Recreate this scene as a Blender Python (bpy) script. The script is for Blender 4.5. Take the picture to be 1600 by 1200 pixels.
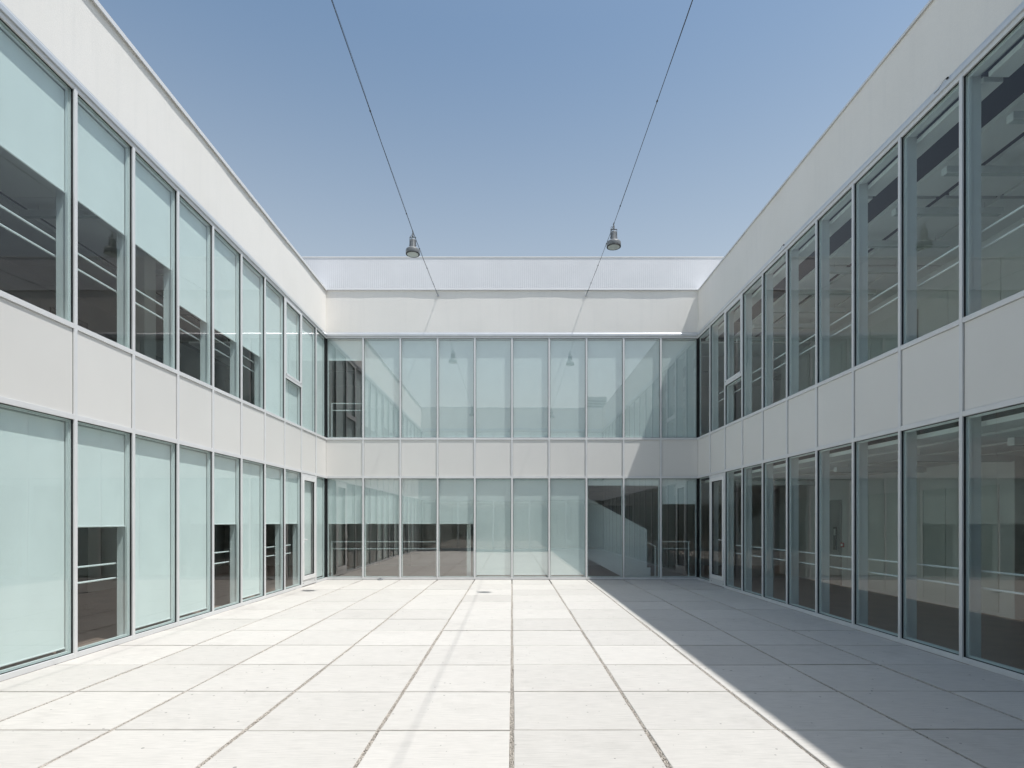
import bpy, bmesh, math, random
import numpy as np
from mathutils import Vector

random.seed(7)
R = math.radians
scene = bpy.context.scene
for o in list(bpy.data.objects):
    bpy.data.objects.remove(o, do_unlink=True)
col = scene.collection

# ------------------------------------------------------------------ camera
cd = bpy.data.cameras.new('camera')
cd.sensor_fit = 'HORIZONTAL'
cd.sensor_width = 36.0
cd.lens = 887.0 / 1600.0 * 36.0
cd.shift_y = 215.0 / 1600.0
cd.clip_start = 0.05
cd.clip_end = 3000
cam = bpy.data.objects.new('camera', cd)
cam.location = (0, 0, 1.637)
cam.rotation_euler = (R(90), 0, 0)
col.objects.link(cam)
scene.camera = cam

# ------------------------------------------------------------------ light
SUN = Vector((0.373, -0.205, 1.0))
elev = math.atan2(SUN.z, math.hypot(SUN.x, SUN.y))
azim = math.atan2(SUN.x, SUN.y)
world = bpy.data.worlds.new('World')
scene.world = world
world.use_nodes = True
wn = world.node_tree.nodes
wl = world.node_tree.links
wn.clear()
sky = wn.new('ShaderNodeTexSky')
sky.sky_type = 'NISHITA'
sky.sun_disc = False
sky.sun_elevation = elev
sky.sun_rotation = azim
sky.altitude = 0
sky.air_density = 2.0
sky.dust_density = 2.2
sky.ozone_density = 4.2
bg = wn.new('ShaderNodeBackground')
bg.inputs['Strength'].default_value = 0.075
wo = wn.new('ShaderNodeOutputWorld')
# pale summer haze thickening evenly towards the horizon, all the way round
tc = wn.new('ShaderNodeTexCoord')
sx = wn.new('ShaderNodeSeparateXYZ')
wl.new(tc.outputs['Generated'], sx.inputs[0])
mr_ = wn.new('ShaderNodeMapRange')
mr_.clamp = True
for _i, _v in enumerate((0.66, 0.0, 0.0, 1.0)):
    mr_.inputs[_i + 1].default_value = _v
wl.new(sx.outputs['Z'], mr_.inputs[0])
pw = wn.new('ShaderNodeMath')
pw.operation = 'POWER'
pw.inputs[1].default_value = 1.3
wl.new(mr_.outputs[0], pw.inputs[0])
hz = wn.new('ShaderNodeMix')
hz.data_type = 'RGBA'
hz.inputs[7].default_value = (6.9, 7.1, 7.4, 1)
wl.new(pw.outputs[0], hz.inputs[0])
wl.new(sky.outputs[0], hz.inputs[6])
wl.new(hz.outputs[2], bg.inputs[0])
wl.new(bg.outputs[0], wo.inputs[0])

sd = bpy.data.lights.new('sun', 'SUN')
sd.energy = 2.48
sd.angle = R(0.55)
sd.color = (1.0, 0.982, 0.955)
sun = bpy.data.objects.new('sun', sd)
sun.rotation_euler = (-SUN).to_track_quat('-Z', 'Y').to_euler()
sun.location = (10, -5, 30)
col.objects.link(sun)

scene.view_settings.view_transform = 'Standard'
scene.view_settings.look = 'None'
scene.view_settings.exposure = 0.62
scene.view_settings.gamma = 1.0
scene.view_settings.use_curve_mapping = False
scene.render.engine = 'CYCLES'
scene.cycles.max_bounces = 10
scene.cycles.diffuse_bounces = 6
scene.cycles.glossy_bounces = 6
scene.cycles.transparent_max_bounces = 40
scene.cycles.caustics_reflective = False
scene.cycles.caustics_refractive = False

# ------------------------------------------------------------------ materials
M = {}


def new_mat(name):
    m = bpy.data.materials.new(name)
    m.use_nodes = True
    nt = m.node_tree
    nt.nodes.clear()
    out = nt.nodes.new('ShaderNodeOutputMaterial')
    M[name] = m
    return m, nt, out


def node(nt, t, **kw):
    n = nt.nodes.new(t)
    for k, v in kw.items():
        if hasattr(n, k):
            setattr(n, k, v)
        else:
            n.inputs[k].default_value = v
    return n


def rgb(c):
    return (c[0], c[1], c[2], 1.0)


def mixcol(nt, fac, a, b, blend='MIX'):
    n = nt.nodes.new('ShaderNodeMix')
    n.data_type = 'RGBA'
    n.blend_type = blend
    for sock, v in ((n.inputs[0], fac), (n.inputs[6], a), (n.inputs[7], b)):
        if isinstance(v, (int, float)):
            sock.default_value = v
        elif isinstance(v, tuple):
            sock.default_value = rgb(v)
        else:
            nt.links.new(v, sock)
    return n.outputs[2]


def math_n(nt, op, a, b=None, c=None, clamp=False):
    n = nt.nodes.new('ShaderNodeMath')
    n.operation = op
    n.use_clamp = clamp
    for i, v in enumerate((a, b, c)):
        if v is None:
            continue
        if isinstance(v, (int, float)):
            n.inputs[i].default_value = v
        else:
            nt.links.new(v, n.inputs[i])
    return n.outputs[0]


def ramp(nt, fac, p0, p1, v0=0.0, v1=1.0):
    n = nt.nodes.new('ShaderNodeMapRange')
    n.clamp = True
    nt.links.new(fac, n.inputs[0])
    for i, v in enumerate((p0, p1, v0, v1)):
        n.inputs[i + 1].default_value = v
    return n.outputs[0]


def coords(nt, scale=(1, 1, 1), world_space=True):
    if world_space:
        g = nt.nodes.new('ShaderNodeNewGeometry')
        src = g.outputs['Position']
    else:
        g = nt.nodes.new('ShaderNodeTexCoord')
        src = g.outputs['Object']
    mp = nt.nodes.new('ShaderNodeMapping')
    mp.inputs['Scale'].default_value = scale
    nt.links.new(src, mp.inputs[0])
    return mp.outputs[0]


def noise(nt, vec, scale, detail=4.0, rough=0.55):
    n = nt.nodes.new('ShaderNodeTexNoise')
    n.inputs['Scale'].default_value = scale
    n.inputs['Detail'].default_value = detail
    n.inputs['Roughness'].default_value = rough
    nt.links.new(vec, n.inputs['Vector'])
    return n.outputs[0]


def bump(nt, height, strength, dist):
    b = nt.nodes.new('ShaderNodeBump')
    b.inputs['Strength'].default_value = strength
    b.inputs['Distance'].default_value = dist
    nt.links.new(height, b.inputs['Height'])
    return b.outputs[0]


def surface(name, colr, rough=0.6, metal=0.0, var=0.06, nscale=3.0, bscale=0, bstr=0.2, bdist=0.002,
            stretch=(1, 1, 1), random_tone=0.0, spec=0.5):
    """Painted or raw surface with mottled tone and fine relief."""
    m, nt, out = new_mat(name)
    p = node(nt, 'ShaderNodeBsdfPrincipled')
    v = coords(nt, stretch)
    n = noise(nt, v, nscale, 5.0)
    lo = tuple(max(0, c * (1 - var)) for c in colr)
    hi = tuple(min(1, c * (1 + var)) for c in colr)
    c = mixcol(nt, ramp(nt, n, 0.3, 0.7), lo, hi)
    if random_tone:
        oi = nt.nodes.new('ShaderNodeObjectInfo')
        t = ramp(nt, oi.outputs['Random'], 0, 1, 1 - random_tone, 1 + random_tone)
        hv = nt.nodes.new('ShaderNodeHueSaturation')
        nt.links.new(t, hv.inputs['Value'])
        nt.links.new(c, hv.inputs['Color'])
        c = hv.outputs[0]
    nt.links.new(c, p.inputs['Base Color'])
    p.inputs['Roughness'].default_value = rough
    p.inputs['Metallic'].default_value = metal
    p.inputs['Specular IOR Level'].default_value = spec
    if bscale:
        h = noise(nt, v, bscale, 3.0, 0.6)
        nt.links.new(bump(nt, h, bstr, bdist), p.inputs['Normal'])
    nt.links.new(p.outputs[0], out.inputs[0])
    return m


# rough white render of the parapets, with faint rain streaks
def render_coat():
    m, nt, out = new_mat('render_coat')
    p = node(nt, 'ShaderNodeBsdfPrincipled')
    v = coords(nt)
    broad = noise(nt, v, 0.9, 4.0)
    vs = coords(nt, (5.0, 5.0, 0.35))
    streak = noise(nt, vs, 1.6, 4.0)
    c = mixcol(nt, ramp(nt, broad, 0.3, 0.7), (0.86, 0.834, 0.782), (0.895, 0.868, 0.82))
    c = mixcol(nt, ramp(nt, streak, 0.52, 0.82, 0.0, 0.26), c, (0.72, 0.71, 0.68))
    grain = noise(nt, v, 75.0, 3.0, 0.7)
    c = mixcol(nt, ramp(nt, grain, 0.35, 0.75, 0.0, 0.30), c, (0.70, 0.69, 0.67))
    nt.links.new(c, p.inputs['Base Color'])
    p.inputs['Roughness'].default_value = 0.9
    p.inputs['Specular IOR Level'].default_value = 0.25
    nt.links.new(bump(nt, grain, 0.55, 0.006), p.inputs['Normal'])
    nt.links.new(p.outputs[0], out.inputs[0])


def concrete_slab():
    m, nt, out = new_mat('concrete_slab')
    p = node(nt, 'ShaderNodeBsdfPrincipled')
    v = coords(nt)
    broad = noise(nt, v, 0.7, 5.0)
    mid = noise(nt, v, 5.0, 6.0, 0.65)
    vb = coords(nt, (1.6, 34.0, 1.0))
    broom = noise(nt, vb, 3.0, 4.0, 0.6)
    c = mixcol(nt, ramp(nt, broad, 0.3, 0.7), (0.64, 0.613, 0.57), (0.68, 0.653, 0.61))
    c = mixcol(nt, ramp(nt, mid, 0.45, 0.75, 0.0, 0.5), c, (0.57, 0.55, 0.512))
    c = mixcol(nt, ramp(nt, broom, 0.42, 0.68, 0.0, 0.7), c, (0.50, 0.48, 0.445))
    # small pits and specks of dirt
    vo = nt.nodes.new('ShaderNodeTexVoronoi')
    vo.voronoi_dimensions = '2D'
    vo.inputs['Scale'].default_value = 4.0
    vo.inputs['Randomness'].default_value = 1.0
    nt.links.new(v, vo.inputs['Vector'])
    sz = ramp(nt, noise(nt, v, 2.3, 2.0), 0.42, 0.75, 0.0, 0.062)
    spk = math_n(nt, 'LESS_THAN', vo.outputs['Distance'], sz)
    c = mixcol(nt, math_n(nt, 'MULTIPLY', spk, 0.75), c, (0.20, 0.19, 0.175))
    # watermarks
    st = noise(nt, v, 1.35, 6.0, 0.7)
    c = mixcol(nt, ramp(nt, st, 0.56, 0.72, 0.0, 0.34), c, (0.44, 0.42, 0.385))
    oi = nt.nodes.new('ShaderNodeObjectInfo')
    t = ramp(nt, oi.outputs['Random'], 0, 1, 0.94, 1.05)
    hv = nt.nodes.new('ShaderNodeHueSaturation')
    nt.links.new(t, hv.inputs['Value'])
    nt.links.new(c, hv.inputs['Color'])
    nt.links.new(hv.outputs[0], p.inputs['Base Color'])
    p.inputs['Roughness'].default_value = 0.85
    p.inputs['Specular IOR Level'].default_value = 0.3
    h = math_n(nt, 'ADD', broom, math_n(nt, 'MULTIPLY', mid, 0.6))
    h = math_n(nt, 'SUBTRACT', h, math_n(nt, 'MULTIPLY', spk, 1.2))
    nt.links.new(bump(nt, h, 0.35, 0.004), p.inputs['Normal'])
    nt.links.new(p.outputs[0], out.inputs[0])


def glass(name, tint, r0, refl):
    m, nt, out = new_mat(name)
    g = nt.nodes.new('ShaderNodeNewGeometry')
    dp = nt.nodes.new('ShaderNodeVectorMath')
    dp.operation = 'DOT_PRODUCT'
    nt.links.new(g.outputs['Incoming'], dp.inputs[0])
    nt.links.new(g.outputs['Normal'], dp.inputs[1])
    c = math_n(nt, 'ABSOLUTE', dp.outputs['Value'])
    # coated double glazing: strong face-on, weakest near Brewster's angle, mirror-like at grazing
    k = math_n(nt, 'POWER', math_n(nt, 'SUBTRACT', 1.0, c, clamp=True), 4.6)
    face = math_n(nt, 'POWER', ramp(nt, c, 0.55, 1.0), 2.0)
    fr = math_n(nt, 'ADD', math_n(nt, 'MULTIPLY', k, 0.85), 0.068)
    fr = math_n(nt, 'ADD', fr, math_n(nt, 'MULTIPLY', face, r0), clamp=True)
    tr = node(nt, 'ShaderNodeBsdfTransparent', Color=rgb(tint))
    gl = node(nt, 'ShaderNodeBsdfGlossy', Roughness=0.0)
    nt.links.new(mixcol(nt, ramp(nt, c, 0.55, 0.95), (1.0, 0.945, 0.92), refl), gl.inputs['Color'])
    oi = nt.nodes.new('ShaderNodeObjectInfo')
    off = nt.nodes.new('ShaderNodeVectorMath')
    off.operation = 'ADD'
    nt.links.new(coords(nt), off.inputs[0])
    cm = nt.nodes.new('ShaderNodeCombineXYZ')
    sc = math_n(nt, 'MULTIPLY', oi.outputs['Random'], 40.0)
    for i in range(3):
        nt.links.new(sc, cm.inputs[i])
    nt.links.new(cm.outputs[0], off.inputs[1])
    wav = noise(nt, off.outputs[0], 1.1, 1.0, 0.4)
    nt.links.new(bump(nt, wav, 0.035, 0.03), gl.inputs['Normal'])
    mx = nt.nodes.new('ShaderNodeMixShader')
    nt.links.new(fr, mx.inputs[0])
    nt.links.new(tr.outputs[0], mx.inputs[1])
    nt.links.new(gl.outputs[0], mx.inputs[2])
    clear = node(nt, 'ShaderNodeBsdfTransparent', Color=(1, 1, 1, 1))
    mb = nt.nodes.new('ShaderNodeMixShader')
    nt.links.new(g.outputs['Backfacing'], mb.inputs[0])
    nt.links.new(mx.outputs[0], mb.inputs[1])
    nt.links.new(clear.outputs[0], mb.inputs[2])
    nt.links.new(mb.outputs[0], out.inputs[0])


def fabric(name, colr, trans):
    m, nt, out = new_mat(name)
    v = coords(nt, (1, 1, 1))
    n = noise(nt, v, 2.2, 3.0)
    weave = noise(nt, coords(nt, (1, 1, 0.25)), 260.0, 1.0)
    c = mixcol(nt, ramp(nt, n, 0.3, 0.7), tuple(x * 0.97 for x in colr), tuple(min(1, x * 1.02) for x in colr))
    c = mixcol(nt, ramp(nt, weave, 0.4, 0.7, 0, 0.08), c, tuple(x * 0.8 for x in colr))
    d = nt.nodes.new('ShaderNodeBsdfDiffuse')
    t = nt.nodes.new('ShaderNodeBsdfTranslucent')
    nt.links.new(c, d.inputs[0])
    nt.links.new(c, t.inputs[0])
    fold = noise(nt, coords(nt, (2.5, 2.5, 0.15)), 1.0, 1.0)
    nt.links.new(bump(nt, fold, 0.25, 0.02), d.inputs['Normal'])
    mx = nt.nodes.new('ShaderNodeMixShader')
    mx.inputs[0].default_value = trans
    nt.links.new(d.outputs[0], mx.inputs[1])
    nt.links.new(t.outputs[0], mx.inputs[2])
    nt.links.new(mx.outputs[0], out.inputs[0])


render_coat()
concrete_slab()
glass('pane_glass', (0.87, 0.963, 0.955), 0.22, (1.0, 0.965, 0.945))
glass('door_glass', (0.88, 0.958, 0.945), 0.22, (1.0, 0.965, 0.945))
fabric('blind_fabric', (0.945, 0.95, 0.935), 0.05)
surface('spandrel', (0.755, 0.742, 0.708), rough=0.42, var=0.02, nscale=0.8, bscale=1.4, bstr=0.08, bdist=0.01,
        random_tone=0.018)
surface('aluminium', (0.73, 0.735, 0.735), rough=0.42, var=0.03, nscale=4.0, random_tone=0.02)
surface('inner_aluminium', (0.74, 0.76, 0.755), rough=0.5, var=0.02)
surface('flashing', (0.66, 0.68, 0.70), rough=0.28, metal=0.35, var=0.05, nscale=2.0)
surface('white_metal', (0.84, 0.84, 0.83), rough=0.38, var=0.02)
surface('coping_metal', (0.74, 0.745, 0.75), rough=0.4, var=0.03)
surface('gasket', (0.012, 0.013, 0.014), rough=0.5, var=0.1)
surface('cladding', (0.79, 0.795, 0.81), rough=0.45, metal=0.0, var=0.03, nscale=1.2, random_tone=0.004)
surface('gravel_bed', (0.22, 0.195, 0.17), rough=0.95, var=0.35, nscale=70.0, bscale=90.0, bstr=0.9, bdist=0.01)
surface('pebble', (0.55, 0.505, 0.45), rough=0.9, var=0.45, nscale=60.0)
surface('earth', (0.22, 0.20, 0.17), rough=0.95, var=0.2, nscale=0.6)
surface('interior_wall', (0.72, 0.72, 0.70), rough=0.8, var=0.03, nscale=1.0)
surface('interior_panel', (0.66, 0.68, 0.645), rough=0.55, var=0.02, random_tone=0.03)
surface('interior_dark', (0.012, 0.014, 0.018), rough=0.6, var=0.1)  # near black: shade painted into ceiling slots and the deep room; also louvres
surface('interior_door', (0.20, 0.21, 0.20), rough=0.5, var=0.05)
surface('interior_floor', (0.27, 0.25, 0.235), rough=0.45, var=0.08, nscale=2.0)
surface('interior_tile', (0.34, 0.225, 0.185), rough=0.4, var=0.12, nscale=2.5)
surface('ceiling_board', (0.76, 0.765, 0.75), rough=0.85, var=0.04, nscale=1.5)
surface('slab_core', (0.30, 0.30, 0.30), rough=0.9, var=0.1)
surface('roofing', (0.34, 0.34, 0.33), rough=0.9, var=0.12)
surface('lamp_grey', (0.21, 0.22, 0.225), rough=0.45, var=0.08, nscale=20)
surface('lamp_lens', (0.50, 0.54, 0.52), rough=0.15, var=0.08, nscale=30)
surface('cable', (0.035, 0.036, 0.04), rough=0.5, var=0.1)
surface('steel', (0.55, 0.55, 0.56), rough=0.3, metal=0.9, var=0.05)
surface('red_plastic', (0.45, 0.03, 0.025), rough=0.4, var=0.05)
surface('plant_box', (0.36, 0.36, 0.36), rough=0.6, var=0.08)
surface('stair_white', (0.86, 0.86, 0.85), rough=0.7, var=0.03)


# ------------------------------------------------------------------ builders
class MB:
    def __init__(self):
        self.v, self.f = [], []

    def box(self, x0, x1, y0, y1, z0, z1):
        b = len(self.v)
        self.v += [(x0, y0, z0), (x1, y0, z0), (x1, y1, z0), (x0, y1, z0),
                   (x0, y0, z1), (x1, y0, z1), (x1, y1, z1), (x0, y1, z1)]
        for q in ((0, 3, 2, 1), (4, 5, 6, 7), (0, 1, 5, 4), (1, 2, 6, 5), (2, 3, 7, 6), (3, 0, 4, 7)):
            self.f.append(tuple(b + i for i in q))
        return self

    def prism(self, pts, axis, a, b_):
        """extrude a closed 2D outline along axis ('x': pts are (y,z); 'y': pts are (x,z))"""
        n = len(pts)
        s = len(self.v)
        for t in (a, b_):
            for p in pts:
                self.v.append((t, p[0], p[1]) if axis == 'x' else (p[0], t, p[1]))
        self.f.append(tuple(s + i for i in range(n)))
        self.f.append(tuple(s + n + i for i in reversed(range(n))))
        for i in range(n):
            j = (i + 1) % n
            self.f.append((s + i, s + n + i, s + n + j, s + j))
        return self

    def tube(self, p0, p1, r, n=8, r1=None):
        p0, p1 = Vector(p0), Vector(p1)
        d = (p1 - p0).normalized()
        a = d.orthogonal().normalized()
        c = d.cross(a)
        r1 = r if r1 is None else r1
        s = len(self.v)
        for p, rr in ((p0, r), (p1, r1)):
            for i in range(n):
                t = 2 * math.pi * i / n
                self.v.append(tuple(p + a * math.cos(t) * rr + c * math.sin(t) * rr))
        for i in range(n):
            j = (i + 1) % n
            self.f.append((s + i, s + j, s + n + j, s + n + i))
        self.f.append(tuple(s + i for i in reversed(range(n))))
        self.f.append(tuple(s + n + i for i in range(n)))
        return self

    def path(self, pts, r, n=6):
        pts = [Vector(p) for p in pts]
        s = len(self.v)
        for k, p in enumerate(pts):
            d = (pts[min(k + 1, len(pts) - 1)] - pts[max(k - 1, 0)]).normalized()
            a = d.cross(Vector((0, 0, 1)))
            a = a.normalized() if a.length > 1e-4 else Vector((1, 0, 0))
            c = a.cross(d)
            for i in range(n):
                t = 2 * math.pi * i / n
                self.v.append(tuple(p + a * math.cos(t) * r + c * math.sin(t) * r))
        for k in range(len(pts) - 1):
            for i in range(n):
                j = (i + 1) % n
                self.f.append((s + k * n + i, s + k * n + j, s + (k + 1) * n + j, s + (k + 1) * n + i))
        self.f.append(tuple(s + i for i in reversed(range(n))))
        e = s + (len(pts) - 1) * n
        self.f.append(tuple(e + i for i in range(n)))
        return self

    def lathe(self, prof, n=28):
        """prof: list of (r, z)"""
        s = len(self.v)
        for r, z in prof:
            for i in range(n):
                t = 2 * math.pi * i / n
                self.v.append((r * math.cos(t), r * math.sin(t), z))
        for k in range(len(prof) - 1):
            for i in range(n):
                j = (i + 1) % n
                self.f.append((s + k * n + i, s + k * n + j, s + (k + 1) * n + j, s + (k + 1) * n + i))
        self.f.append(tuple(s + i for i in reversed(range(n))))
        e = s + (len(prof) - 1) * n
        self.f.append(tuple(e + i for i in range(n)))
        return self

    def mesh(self, name, smooth=False, bevel=0):
        me = bpy.data.meshes.new(name)
        me.from_pydata(self.v, [], self.f)
        bm = bmesh.new()
        bm.from_mesh(me)
        bmesh.ops.recalc_face_normals(bm, faces=bm.faces)
        if bevel:
            bmesh.ops.bevel(bm, geom=bm.edges[:], offset=bevel, segments=1, affect='EDGES', profile=0.5)
        bm.to_mesh(me)
        bm.free()
        if smooth:
            me.polygons.foreach_set('use_smooth', [True] * len(me.polygons))
            try:
                me.set_sharp_from_angle(angle=R(35))
            except Exception:
                pass
        return me

    def build(self, name, mat, parent=None, loc=(0, 0, 0), smooth=False, bevel=0):
        me = self.mesh(name, smooth, bevel)
        me.materials.append(M[mat])
        return link(name, me, parent, loc)


def link(name, me, parent=None, loc=(0, 0, 0), rot=(0, 0, 0)):
    o = bpy.data.objects.new(name, me)
    col.objects.link(o)
    o.parent = parent
    o.location = loc
    o.rotation_euler = rot
    return o


CACHE = {}


def cached(key, make, mat, name, parent, loc=(0, 0, 0), rot=(0, 0, 0), bevel=0, smooth=False):
    k = (key, mat)
    if k not in CACHE:
        mb = MB()
        make(mb)
        me = mb.mesh(name, smooth, bevel)
        me.materials.append(M[mat])
        CACHE[k] = me
    return link(name, CACHE[k], parent, loc, rot)


def empty(name, loc=(0, 0, 0), rz=0.0):
    o = bpy.data.objects.new(name, None)
    col.objects.link(o)
    o.location = loc
    o.rotation_euler = (0, 0, rz)
    o.empty_display_size = 0.3
    return o


def tag(o, label=None, cat=None, group=None, kind=None):
    if label:
        o['label'] = label
    if cat:
        o['category'] = cat
    if group:
        o['group'] = group
    if kind:
        o['kind'] = kind
    return o


ORD = ['first', 'second', 'third', 'fourth', 'fifth', 'sixth', 'seventh', 'eighth', 'ninth', 'tenth', 'eleventh',
       'twelfth', 'thirteenth', 'fourteenth', 'fifteenth', 'sixteenth', 'seventeenth']

# ------------------------------------------------------------------ dimensions (metres)
HW = 5.25            # half width of the courtyard
YB = 16.03           # plane of the back facade
YF = -0.60           # plane of the front facade (behind the camera)
MOD = 1.05
Z_SILL, Z_HEAD = 0.065, 2.857
Z_TR = 2.920         # top of lower head transom
Z_S1, Z_SILL2 = 3.945, 4.005
Z_HEAD2, Z_TOP = 6.806, 6.866
Z_FL = 6.985         # underside of the rendered parapet
Z_PAR = 8.16
MW = 0.050           # mullion width
PROUD = 0.021
DEPTH_IN = 0.17

# ------------------------------------------------------------------ ground
g = MB()
g.box(-300, 300, -300, 300, -0.35, -0.30)
tag(g.build('ground', 'earth'), kind='structure')

pave = MB()
pave.box(-HW - 0.02, HW + 0.02, YF - 0.02, YB + 0.02, -0.20, -0.026)
pavement = tag(pave.build('pavement', 'gravel_bed'), kind='structure')


def slab_mesh(w, d, seed):
    rnd = random.Random(seed)
    pts = []
    n = 3
    cs = [(-w / 2, -d / 2), (w / 2, -d / 2), (w / 2, d / 2), (-w / 2, d / 2)]
    for i in range(4):
        a, b = cs[i], cs[(i + 1) % 4]
        for k in range(n):
            t = (k + (rnd.uniform(-0.25, 0.25) if k else 0)) / n
            nx, ny = (b[1] - a[1]), -(b[0] - a[0])
            L = math.hypot(nx, ny)
            j = rnd.uniform(-0.0035, 0.0015)
            pts.append((a[0] + (b[0] - a[0]) * t + nx / L * j, a[1] + (b[1] - a[1]) * t + ny / L * j))
    m = len(pts)
    v, f = [], []
    bev = 0.004
    for (px, py) in pts:
        s = 1 - bev / (max(w, d) / 2)
        v.append((px * s, py * s, 0.0))
    for (px, py) in pts:
        v.append((px, py, -bev))
    for (px, py) in pts:
        v.append((px, py, -0.06))
    f.append(tuple(range(m)))
    for r_ in range(2):
        for i in range(m):
            j = (i + 1) % m
            f.append((r_ * m + j, r_ * m + i, (r_ + 1) * m + i, (r_ + 1) * m + j))
    me = bpy.data.meshes.new('paving_slab')
    me.from_pydata(v, [], f)
    me.materials.append(M['concrete_slab'])
    return me


JOINT_X, JOINT_Y = 0.033, 0.024
rows = [YF + 0.02, 0.345, 1.375, 2.405, 3.435, 4.465, 5.475, 6.495, 7.52, 8.54, 9.555, 10.585, 11.61, 12.65, 13.70, 14.75,
        YB - 0.03]
variants = {}
for ci in range(10):
    x0 = -HW + ci * MOD + (0.02 if ci == 0 else JOINT_X / 2)
    x1 = -HW + (ci + 1) * MOD - (0.02 if ci == 9 else JOINT_X / 2)
    shift = random.uniform(-0.012, 0.012)
    for ri in range(len(rows) - 1):
        y0 = rows[ri] + JOINT_Y / 2 + (shift if ri else 0)
        y1 = rows[ri + 1] - JOINT_Y / 2 + (shift if ri < len(rows) - 2 else 0)
        w, d = round(x1 - x0, 2), round(y1 - y0, 2)
        k = (w, d, random.randrange(3))
        if k not in variants:
            variants[k] = slab_mesh(w, d, len(variants) + 5)
        link('paving_slab', variants[k], pavement,
             ((x0 + x1) / 2 + random.uniform(-.003, .003), (y0 + y1) / 2, random.uniform(-0.0025, 0.0025)),
             (random.uniform(-.0012, .0012), random.uniform(-.0012, .0012), random.uniform(-.0022, .0022)))


# pebbles that fill the wide joints near the camera
def joint_gravel():
    rng = np.random.default_rng(3)
    cs, ss = [], []
    for k in range(-4, 5):
        for (ya, yb, dens, size) in ((1.5, 6.0, 1500, 0.0050), (6.0, 10.0, 850, 0.0062), (10.0, 15.0, 420, 0.0080)):
            n = int((yb - ya) * dens)
            y = rng.uniform(ya, yb, n)
            x = k * MOD + rng.uniform(-0.017, 0.017, n)
            z = rng.uniform(-0.019, -0.006, n) + 0.003 * np.sin(y * 2.1 + k)
            cs.append(np.stack([x, y, z], 1))
            ss.append(rng.uniform(0.6, 1.3, n) * size)
    for yj in rows[4:12]:
        n = 3600
        x = rng.uniform(-HW, HW, n)
        y = yj + rng.uniform(-0.011, 0.011, n)
        z = rng.uniform(-0.024, -0.012, n)
        cs.append(np.stack([x, y, z], 1))
        ss.append(rng.uniform(0.5, 1.0, n) * 0.0045)
    c = np.concatenate(cs)
    s = np.concatenate(ss)
    n = len(c)
    base = np.array([(1, 0, 0), (-1, 0, 0), (0, 1, 0), (0, -1, 0), (0, 0, .8), (0, 0, -.8)], float)
    th = rng.uniform(0, 6.28, n)
    ct, st = np.cos(th), np.sin(th)
    v = np.empty((n, 6, 3))
    el = rng.uniform(0.7, 1.3, (n, 3))
    b = base[None] * el[:, None, :]
    v[:, :, 0] = b[:, :, 0] * ct[:, None] - b[:, :, 1] * st[:, None]
    v[:, :, 1] = b[:, :, 0] * st[:, None] + b[:, :, 1] * ct[:, None]
    v[:, :, 2] = b[:, :, 2]
    v = v * s[:, None, None] + c[:, None, :]
    tri = np.array([(0, 2, 4), (2, 1, 4), (1, 3, 4), (3, 0, 4), (2, 0, 5), (1, 2, 5), (3, 1, 5), (0, 3, 5)])
    faces = (np.arange(n)[:, None, None] * 6 + tri[None]).reshape(-1)
    me = bpy.data.meshes.new('joint_gravel')
    me.vertices.add(n * 6)
    me.vertices.foreach_set('co', v.reshape(-1))
    me.loops.add(len(faces))
    me.loops.foreach_set('vertex_index', faces.astype(np.int32))
    nf = len(faces) // 3
    me.polygons.add(nf)
    me.polygons.foreach_set('loop_start', np.arange(0, nf * 3, 3, dtype=np.int32))
    me.update()
    me.validate()
    me.materials.append(M['pebble'])
    o = link('joint_gravel', me)
    tag(o, 'small brown pebbles filling the wide paving joints', 'gravel', kind='stuff')


joint_gravel()

# ------------------------------------------------------------------ wings
# each wing is an Empty on the facade line; local x runs along the facade, local -y points into the court


def window(root, a, b, z0, z1, mat='pane_glass'):
    w, h = b - a, z1 - z0
    key = ('pane', round(w, 3), round(h, 3))
    o = cached(key, lambda m: m.box(-w / 2, w / 2, 0.018, 0.036, 0, h), mat, 'window', root,
               ((a + b) / 2, 0, z0), (random.uniform(-.0012, .0012), 0, random.uniform(-.0016, .0016)))

    def ring(m):
        t = 0.007
        m.box(-w / 2, -w / 2 + t, 0.002, 0.0150, 0, h)
        m.box(w / 2 - t, w / 2, 0.002, 0.0150, 0, h)
        m.box(-w / 2 + t, w / 2 - t, 0.002, 0.0150, 0, t)
        m.box(-w / 2 + t, w / 2 - t, 0.002, 0.0150, h - t, h)
    cached(('ring',) + key, ring, 'gasket', 'gasket', o)

    def inner(m):
        t = 0.026
        m.box(-w / 2, -w / 2 + t, 0.0400, 0.070, 0, h)
        m.box(w / 2 - t, w / 2, 0.0400, 0.070, 0, h)
        m.box(-w / 2 + t, w / 2 - t, 0.0400, 0.070, 0, t)
        m.box(-w / 2 + t, w / 2 - t, 0.0400, 0.070, h - t, h)
    cached(('inner',) + key, inner, 'inner_aluminium', 'inner_frame', o)
    return o


def mullion(root, u, z1=Z_TOP):
    o = cached(('mull', z1), lambda m: m.box(-MW / 2, MW / 2, -PROUD, 0.002, 0.0, z1), 'aluminium', 'mullion', root,
               (u, 0, 0), bevel=0.003)
    cached(('mullg', z1), lambda m: m.box(-MW / 2 + .003, MW / 2 - .003, 0.0025, 0.0220, 0.01, z1 - .002), 'gasket',
           'gasket', o)
    cached(('mulli', z1), lambda m: m.box(-MW / 2 - .002, MW / 2 + .002, 0.0225, DEPTH_IN + 0.03, 0.01, z1 - .002),
           'inner_aluminium', 'inner_mullion', o)
    return o


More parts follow.
